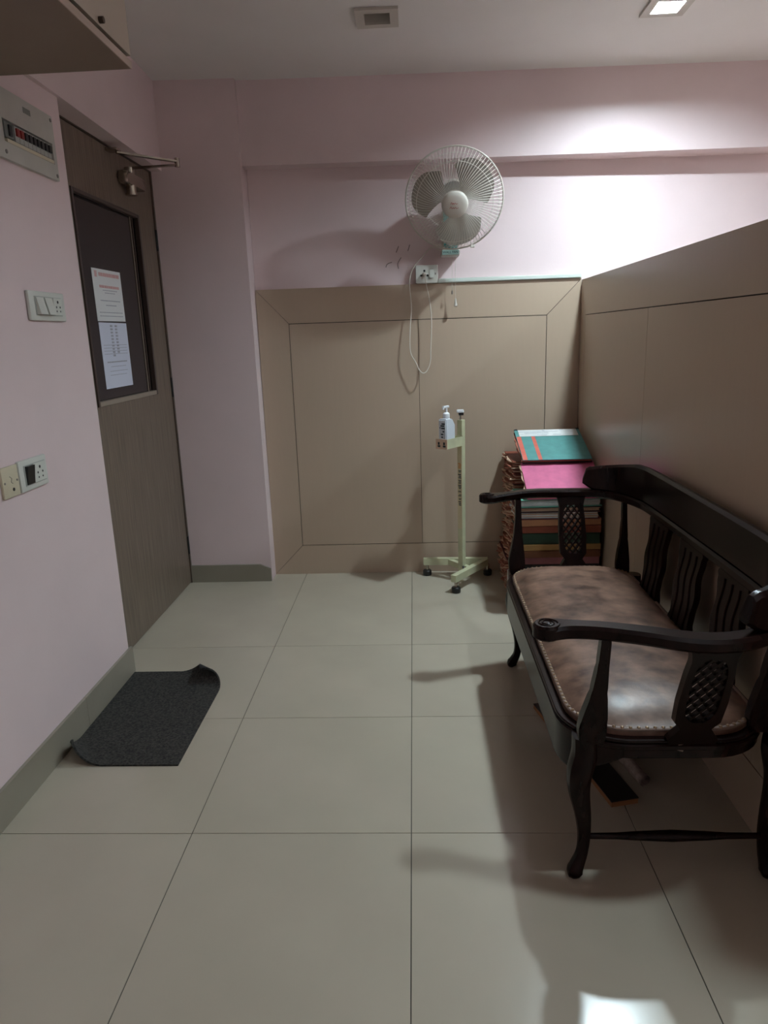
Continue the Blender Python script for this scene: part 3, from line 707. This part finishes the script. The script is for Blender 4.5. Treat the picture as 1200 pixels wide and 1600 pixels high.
# pierced side splats: outer shape with a lattice in the middle
def splat(s):
    cx = .608; zlo, zhi = .386, .668
    def P(x, z, dy):
        t_ = (z-zlo)/(zhi-zlo); y = YC+s*(.600+.095*t_+dy); return (x, y, z)
    def hw(t_): # half width of the outline at height t (0..1)
        pts = [(0, .052), (.05, .056), (.11, .045), (.17, .034), (.24, .050), (.45, .053), (.72, .050), (.86, .046), (.93, .050), (1, .056)]
        for (a, b), (c, e) in zip(pts, pts[1:]):
            if a <= t_ <= c: return b+(e-b)*(t_-a)/(c-a)
        return .05
    root = None
    bm = B(); n = 26; th = .011
    def strip(fin, fout, t0, t1, n):
        prev = None
        for i in range(n+1):
            t_ = t0+(t1-t0)*i/n; z = zlo+(zhi-zlo)*t_
            xi, xo = fin(t_), fout(t_)
            cur = [bm.verts.new(P(cx+xi, z, -th)), bm.verts.new(P(cx+xo, z, -th)), bm.verts.new(P(cx+xo, z, th)), bm.verts.new(P(cx+xi, z, th))]
            if prev:
                for k in range(4): bm.faces.new((prev[k], prev[(k+1) % 4], cur[(k+1) % 4], cur[k]))
            else: bm.faces.new(cur[::-1])
            prev = cur
        bm.faces.new(prev)
    H0, H1 = .24, .88
    hole = lambda t_: max(.002, .036*math.sqrt(max(0, 1-((t_-.56)/.33)**4)))
    strip(lambda t_: hole(t_), lambda t_: hw(t_), H0, H1, 18)
    strip(lambda t_: -hw(t_), lambda t_: -hole(t_), H0, H1, 18)
    strip(lambda t_: -hw(t_), lambda t_: hw(t_), 0, H0, 10)
    strip(lambda t_: -hw(t_), lambda t_: hw(t_), H1, 1, 5)
    sp = obj('side_splat', bm, 'wood', bench, smooth=True)
    # lattice bars, each its own piece
    step = .024
    for dirn in (-1, 1):
        for k in range(-5, 6):
            c0 = k*step; seg = []
            m = 40; run = []
            for i in range(m+1):
                t_ = H0+(H1-H0)*i/m; z = zlo+(zhi-zlo)*t_; zc = (z-(zlo+(zhi-zlo)*.56))
                x = dirn*(zc*.80)+c0
                if abs(x) <= hole(t_)+.003: run.append((x, z))
            if len(run) > 3:
                (xa_, za_), (xb_, zb_) = run[0], run[-1]
                wv = .0036; bm2 = B()
                prism(bm2, [(xa_-wv, za_), (xa_+wv, za_), (xb_+wv, zb_), (xb_-wv, zb_)], lambda x, z: P(cx+x, z, -.007+.002*dirn), lambda x, z: P(cx+x, z, .007+.002*dirn))
                obj('lattice_bar', bm2, 'wood', sp)
for s in (-1, 1): splat(s)
# back slats with wavy edges and a carved bead
for v in (.285, 0, -.285):
    bm = B(); n = 22; prev = None; zlo, zhi = .384, .668
    for i in range(n+1):
        t_ = i/n; z = zlo+(zhi-zlo)*t_; h = .078+.006*math.sin(t_*PI*5)-.010*math.exp(-((t_-.18)/.06)**2)+.008*(t_ > .93)
        xx = .796+.030*t_
        cur = [bm.verts.new(p) for p in ((xx-.009, YC+v-h, z), (xx-.009, YC+v+h, z), (xx+.009, YC+v+h, z), (xx+.009, YC+v-h, z))]
        if prev:
            for k in range(4): bm.faces.new((prev[k], prev[(k+1) % 4], cur[(k+1) % 4], cur[k]))
        else: bm.faces.new(cur[::-1])
        prev = cur
    bm.faces.new(prev)
    sl = obj('back_slat', bm, 'wood', bench, smooth=True)
    for dv in (-.045, 0, .045):
        obj('carved_bead', tube(B(), [(.786+.030*t_, YC+v+dv+.006*math.sin(t_*PI*4), .384+.284*t_) for t_ in [k/14 for k in range(1, 14)]], .0030, 6), 'wood', sl, smooth=True)
# cabriole legs
def leg(x, y, sx, sy):
    pts = [(x, y, .384), (x-.002*sx, y, .335), (x+.010*sx, y+.008*sy, .285), (x+.008*sx, y+.006*sy, .235), (x-.004*sx, y, .170), (x-.010*sx, y-.004*sy, .110), (x-.006*sx, y-.002*sy, .060), (x+.006*sx, y+.004*sy, .028), (x+.012*sx, y+.008*sy, .012), (x+.008*sx, y+.006*sy, .0)]
    rad = [.028, .030, .029, .025, .0195, .0155, .014, .0165, .019, .013]
    c = catmull(pts, 4); r = [q.x for q in catmull([(v, 0, 0) for v in rad], 4)]
    bm = tube(B(), c, r, 14, sq=3.0)
    lowest = min(v.co.z for v in bm.verts)
    for v in bm.verts:
        if v.co.z < .0: v.co.z = .0
    return bm
for x, s, sx in ((.380, -1, -1), (.380, 1, -1), (.826, -1, .5), (.826, 1, .5)):
    obj('leg', leg(x, YC+s*.560, sx, s), 'wood', bench, smooth=True)
for s in (-1, 1):
    pts = [(.385, YC+s*.558, .104), (.47, YC+s*.558, .104), (.52, YC+s*.558, .104), (.60, YC+s*.558, .104), (.68, YC+s*.558, .104), (.73, YC+s*.558, .104), (.826, YC+s*.558, .104)]
    obj('stretcher', tube(B(), pts, [.007, .008, .011, .014, .011, .008, .007], 12), 'wood', bench, smooth=True)
# torn strip of trim hanging from the near rail
obj('torn_strip', tube(B(), catmull([(.590, 1.4655, .398), (.594, 1.4585, .392), (.590, 1.4565, .380), (.585, 1.4555, .366)], 4), [(.0095, .0010)]*13, 6), 'leather_band', bench)
# ------------------------------------------------------------------ files piled in the corner
def ragged(bm, x0, x1, y0, y1, z0, z1, jl, n=7):
    # a slab of sheets with a torn left edge and slightly uneven front
    L = [(x0+random.uniform(-jl, jl*.6), y0+(y1-y0)*k/n) for k in range(n+1)]
    poly = [(x1, y1), (x1, y0)]; poly = [(x1-random.uniform(0, .008), y0)]+[]
    P = L[::-1]+[(x1-random.uniform(0, .006), y0+random.uniform(-.004, .004)), (x1-random.uniform(0, .006), y1)]
    sag = [random.uniform(-.5, .5)*(z1-z0)*.9 if k < n+1 else 0 for k in range(len(P))]
    a = [bm.verts.new((p[0], p[1], z0+sg)) for p, sg in zip(P, sag)]; b = [bm.verts.new((p[0], p[1], z1+sg)) for p, sg in zip(P, sag)]
    m = len(P); bm.faces.new(a[::-1]); bm.faces.new(b)
    for i in range(m): bm.faces.new((a[i], a[(i+1) % m], b[(i+1) % m], b[i]))
def cmat(name, rgb, rough=.6): return mat(name, srgb(*rgb), rough, noise=.10, nscale=25)
cmat('file_rust', (128, 62, 42)); cmat('file_tan', (176, 120, 84)); cmat('file_green', (38, 58, 42)); cmat('file_yellow', (158, 118, 68)); cmat('file_brown', (112, 66, 40)); cmat('file_maroon', (96, 40, 44)); cmat('file_plaid', (150, 92, 96)); cmat('file_teal', (84, 142, 138)); cmat('file_orange', (206, 100, 84)); cmat('file_pink', (205, 100, 138)); cmat('file_black', (38, 32, 32)); cmat('sheet_white', (214, 214, 212)); cmat('sheet_buff', (204, 168, 142)); cmat('sheet_rust', (158, 92, 72)); cmat('file_blue', (40, 84, 128)); cmat('file_mint', (110, 184, 160))
def file_(name, label, cat, group, x0, x1, y0, y1, z0, th, cover, pages, jl=.014, M=None, band=None):
    t = thing(name, label, cat, ((x0+x1)/2, (y0+y1)/2, z0), group)
    T = (lambda b: xform(b, M)) if M else (lambda b: b)
    ct_ = .003
    obj('cover', T(box(box(B(), x0, x1, y0, y1, z0, z0+ct_), x0, x1, y0, y1, z0+th-ct_-.0008, z0+th-.0008)), cover, t)
    n = max(3, int(th/.007)); hh = (th-2*ct_-.002)/n
    cs = [pages] if isinstance(pages, str) else list(pages)
    for ci, pm in enumerate(cs):
        bm = B()
        for k in range(ci, n, len(cs)):
            z = z0+ct_+.0006+hh*k; ragged(bm, x0+.002, x1-.006, y0+.004+random.uniform(0, .006), y1-.004, z+hh*.12, z+hh*.88, jl)
        obj('pages', T(bm), pm, t)
    if band: obj('spine', T(mk(x0+.002, x1-.002, y0-.003, y0-.0002, z0+.001, z0+th-.002)), band, t)
    return t
ORD = ['lowest', 'second lowest', 'third lowest', 'fourth lowest', 'fifth lowest', 'sixth lowest', 'seventh lowest', 'eighth lowest', 'ninth lowest', 'tenth lowest', 'eleventh lowest', 'twelfth lowest']
# front pile
fx0, fx1, fy0, fy1 = .475, .843, 3.170, 3.425; z = 0.0
front = [(.060, 'file_maroon', ('sheet_rust',), None, 'maroon'), (.050, 'file_brown', ('sheet_buff',), 'file_brown', 'brown'), (.042, 'file_rust', ('sheet_rust', 'sheet_buff'), None, 'rust-red'), (.036, 'file_tan', ('sheet_buff',), None, 'tan'),
         (.056, 'file_black', ('sheet_rust',), 'file_black', 'black'), (.036, 'file_plaid', ('sheet_rust',), 'file_plaid', 'plaid pink'), (.036, 'file_brown', ('sheet_buff',), 'file_brown', 'orange-brown'), (.028, 'file_yellow', ('sheet_buff',), 'file_yellow', 'yellow-tan'), (.054, 'file_green', ('sheet_rust',), 'file_green', 'dark green'),
         (.034, 'file_rust', ('sheet_rust', 'sheet_buff'), 'file_rust', 'rust-brown'), (.030, 'file_tan', ('sheet_buff',), 'file_tan', 'orange-tan'), (.036, 'file_maroon', ('sheet_white', 'sheet_buff'), None, 'dark-edged'), (.022, 'file_black', ('sheet_buff',), None, 'thin black'), (.036, 'file_mint', ('sheet_white',), None, 'mint-edged white')]
for i, (th, c, pg, bd, nm) in enumerate(front):
    dx = random.uniform(-.012, .010); dy = random.uniform(-.008, .008)
    pos = ['at the floor', 'one above the floor', 'two above the floor', 'three above the floor', 'four above the floor', 'at bench seat height', 'just above seat height', 'under the dark green file', 'behind the bench arm lattice', 'on the dark green file', 'under the white papers', 'with pale pages below the top', 'second from the top', 'topmost under the pink file'][i]
    file_('file_folder', f'{nm} paper file in the front pile, {pos}', 'file', 'files in the front pile', fx0+dx, fx1+dx*.4, fy0+dy, fy1+dy*.3, z, th, c, pg, band=bd, M=Matrix.Translation((.66, 3.3, 0)) @ Matrix.Rotation(random.uniform(-.025, .025), 4, 'Z') @ Matrix.Translation((-.66, -3.3, 0))); z += th
ZF = z
# rear pile against the panelling
ry0, ry1 = 3.452, 3.800; z = 0.0; cols = ['file_brown', 'file_rust', 'file_maroon', 'file_tan', 'file_brown', 'file_rust', 'file_black', 'file_tan', 'file_rust', 'file_brown', 'file_maroon', 'file_rust']
k = 0
while z < .66:
    th = [.062, .055, .058, .050, .060, .052, .056, .064, .050, .058, .055, .060][k]
    dx = random.uniform(-.014, .012)+.030*(z/.7)
    file_('file_folder', f'ragged {cols[k][5:]} paper bundle in the rear pile by the panelling, {ORD[k]}', 'file', 'files in the rear pile', .462+dx, .842, ry0+random.uniform(0, .01), ry1, z, th, cols[k], ('sheet_rust', 'sheet_buff'), jl=.022); z += th; k += 1
ZR = z
# pink file leaning from the front pile up to the rear pile, teal one lying over it
def lean(y0, z0, ang): return Matrix.Translation((0, y0, z0)) @ Matrix.Rotation(ang, 4, 'X')
pa = math.atan2(ZR+.012-(ZF+.004), 3.455-3.165)
Mp = lean(3.160, ZF+.003, pa)
t = thing('file_folder', 'bright pink file leaning at the top of the front pile', 'file', (.66, 3.30, ZF), 'slanting files on top')
obj('cover', xform(box(B(), .505, .850, 0, .262, 0, .004), Mp), 'file_pink', t); obj('cover', xform(mk(.505, .850, 0, .262, .020, .0225), Mp), 'file_pink', t)
bm = B()
for q in range(3): ragged(bm, .502, .846, .004, .257, .0045+q*.005, .0085+q*.005, .010)
obj('pages', xform(bm, Mp), 'sheet_buff', t)
n0 = Mp @ Vector((0, .235, .0235))
ta = math.radians(18); Mt = lean(n0.y+.006, n0.z+.009, ta)
t = thing('file_folder', 'teal file with two orange stripes on top of the piles', 'file', (.66, 3.55, ZR), 'slanting files on top')
obj('cover', xform(mk(.512, .842, 0, .335, 0, .004), Mt), 'file_black', t)
bm = B()
for q in range(2): ragged(bm, .512, .838, .004, .330, .0045+q*.006, .009+q*.006, .012)
obj('pages', xform(bm, Mt), 'sheet_rust', t)
tc_ = obj('top_cover', xform(mk(.512, .840, -.002, .325, .0180, .0205), Mt), 'file_teal', t)
for a, b in ((.514, .536), (.588, .606)): obj('stripe', xform(mk(a, b, -.0015, .2495, .0206, .0211), Mt), 'file_orange', tc_)
for a in (.512, .826): obj('corner_clip', xform(mk(a, a+.016, .3255, .338, .0135, .0220), Mt), 'file_black', t)
t = thing('paper_sheet', 'white form sheet lying across the back of the teal file', 'paper', (.68, 3.68, ZR+.1))
obj('sheet', xform(mk(.530, .826, .250, .324, .0217, .0225), Mt), 'sheet_white', t)
bm = B()
for u, v, ln in ((.53, .300, .20), (.56, .285, .12), (.62, .262, .05), (.70, .262, .04), (.65, .315, .012), (.655, .308, .012), (.74, .318, .02)): box(bm, u, u+ln, v, v+.0025, .0226, .0229)
obj('print', xform(bm, Mt), 'grey_ink', t)['kind'] = 'stuff'
t = thing('label_card', 'small blue card with white border on the side of the pile', 'card', (.44, 3.36, .10))
Mc = Matrix.Translation((.452, 3.34, .135)) @ Matrix.Rotation(math.radians(-30), 4, 'Z')
obj('card_edge', xform(mk(-.004, .0, -.022, .022, -.035, .035), Mc), 'sheet_white', t)
obj('card_face', xform(mk(-.0046, -.0041, -.017, .017, -.029, .029), Mc), 'file_blue', t)
# ------------------------------------------------------------------ under the bench
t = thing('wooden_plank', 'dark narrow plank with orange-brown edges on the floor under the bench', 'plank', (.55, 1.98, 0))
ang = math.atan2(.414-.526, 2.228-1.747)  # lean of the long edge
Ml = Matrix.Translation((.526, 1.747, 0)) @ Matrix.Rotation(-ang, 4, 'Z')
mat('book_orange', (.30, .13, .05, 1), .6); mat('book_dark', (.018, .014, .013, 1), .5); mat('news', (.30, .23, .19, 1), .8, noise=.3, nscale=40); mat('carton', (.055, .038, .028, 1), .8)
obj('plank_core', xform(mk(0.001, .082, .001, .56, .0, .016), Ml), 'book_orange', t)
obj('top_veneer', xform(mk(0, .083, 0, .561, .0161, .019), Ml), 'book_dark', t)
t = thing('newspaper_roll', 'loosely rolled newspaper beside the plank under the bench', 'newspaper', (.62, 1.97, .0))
bm = B(); sp = []
A_, B_ = Vector((.648, 1.840, .0205)), Vector((.590, 2.10, .0205)); dr = (B_-A_).normalized(); sd_ = Vector((dr.y, -dr.x, 0)); prev = None
for k in range(46):
    a = k*.38; r = .006+.013*k/45
    off = sd_*(r*math.cos(a))+Vector((0, 0, r*math.sin(a)))
    cur = (bm.verts.new(A_+off), bm.verts.new(B_+off))
    if prev: bm.faces.new((prev[0], prev[1], cur[1], cur[0]))
    prev = cur
obj('roll', bm, 'news', t)
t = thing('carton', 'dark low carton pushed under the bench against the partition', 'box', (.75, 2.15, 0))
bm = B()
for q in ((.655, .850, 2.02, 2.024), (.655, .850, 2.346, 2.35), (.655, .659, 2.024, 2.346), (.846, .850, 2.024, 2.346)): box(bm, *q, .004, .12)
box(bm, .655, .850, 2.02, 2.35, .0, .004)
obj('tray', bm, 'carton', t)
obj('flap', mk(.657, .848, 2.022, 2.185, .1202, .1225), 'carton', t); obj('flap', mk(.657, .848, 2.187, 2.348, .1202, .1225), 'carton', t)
# ------------------------------------------------------------------ door mat with two curled corners
NX, NY = 44, 64; MX0, MX1, MY0, MY1 = -1.165, -.775, 1.958, 2.605
def curl(p, corner, d, start, R):
    # bend the part of the sheet beyond 'start' along direction d (unit, towards the corner) round a cylinder of radius R
    v = (Vector((p.x, p.y))-corner).dot(d)-start
    if v <= 0: return p
    a = v/R; base = Vector((p.x, p.y))-d*v
    return Vector((base.x+d.x*R*math.sin(a), base.y+d.y*R*math.sin(a), p.z+R*(1-math.cos(a))))
def mat_pt(u, v):
    p = Vector((MX0+(MX1-MX0)*u, MY0+(MY1-MY0)*v, .0))
    p.x += .016*(1-v)*0
    p.y -= .03*(u-.5)*0
    c1 = Vector((MX1, MY1)); d1 = Vector((.62, .78)).normalized(); p = curl(p, c1, d1, -.125, .036)
    c2 = Vector((MX0, MY0)); d2 = Vector((-.78, -.62)).normalized(); p = curl(p, c2, d2, -.115, .066)
    return p
bm = B(); top = []; 
for i in range(NX+1): top.append([mat_pt(i/NX, j/NY) for j in range(NY+1)])
nrm = [[None]*(NY+1) for _ in range(NX+1)]
for i in range(NX+1):
    for j in range(NY+1):
        a = top[min(i+1, NX)][j]-top[max(i-1, 0)][j]; b = top[i][min(j+1, NY)]-top[i][max(j-1, 0)]
        nrm[i][j] = a.cross(b).normalized()
lo_ = [[bm.verts.new(top[i][j]) for j in range(NY+1)] for i in range(NX+1)]
up_ = [[bm.verts.new(top[i][j]+nrm[i][j]*.006) for j in range(NY+1)] for i in range(NX+1)]
for i in range(NX):
    for j in range(NY):
        bm.faces.new((up_[i][j], up_[i+1][j], up_[i+1][j+1], up_[i][j+1])); bm.faces.new((lo_[i][j], lo_[i][j+1], lo_[i+1][j+1], lo_[i+1][j]))
for i in range(NX):
    bm.faces.new((lo_[i][0], lo_[i+1][0], up_[i+1][0], up_[i][0])); bm.faces.new((lo_[i][NY], up_[i][NY], up_[i+1][NY], lo_[i+1][NY]))
for j in range(NY):
    bm.faces.new((lo_[0][j], up_[0][j], up_[0][j+1], lo_[0][j+1])); bm.faces.new((lo_[NX][j], lo_[NX][j+1], up_[NX][j+1], up_[NX][j]))
mt = obj('door_mat', bm, 'mat_rubber', loc=(-.97, 2.28, 0), smooth=True)
mt.data.materials.append(MATS['rubber_edge'])
# underside of the sheet is plain rubber
cnt = NX*NY
for k, pl in enumerate(mt.data.polygons):
    if k < 2*cnt and k % 2 == 1: pl.material_index = 1
tag(mt, 'dark grey ribbed door mat with two curled corners on the floor', 'door mat')
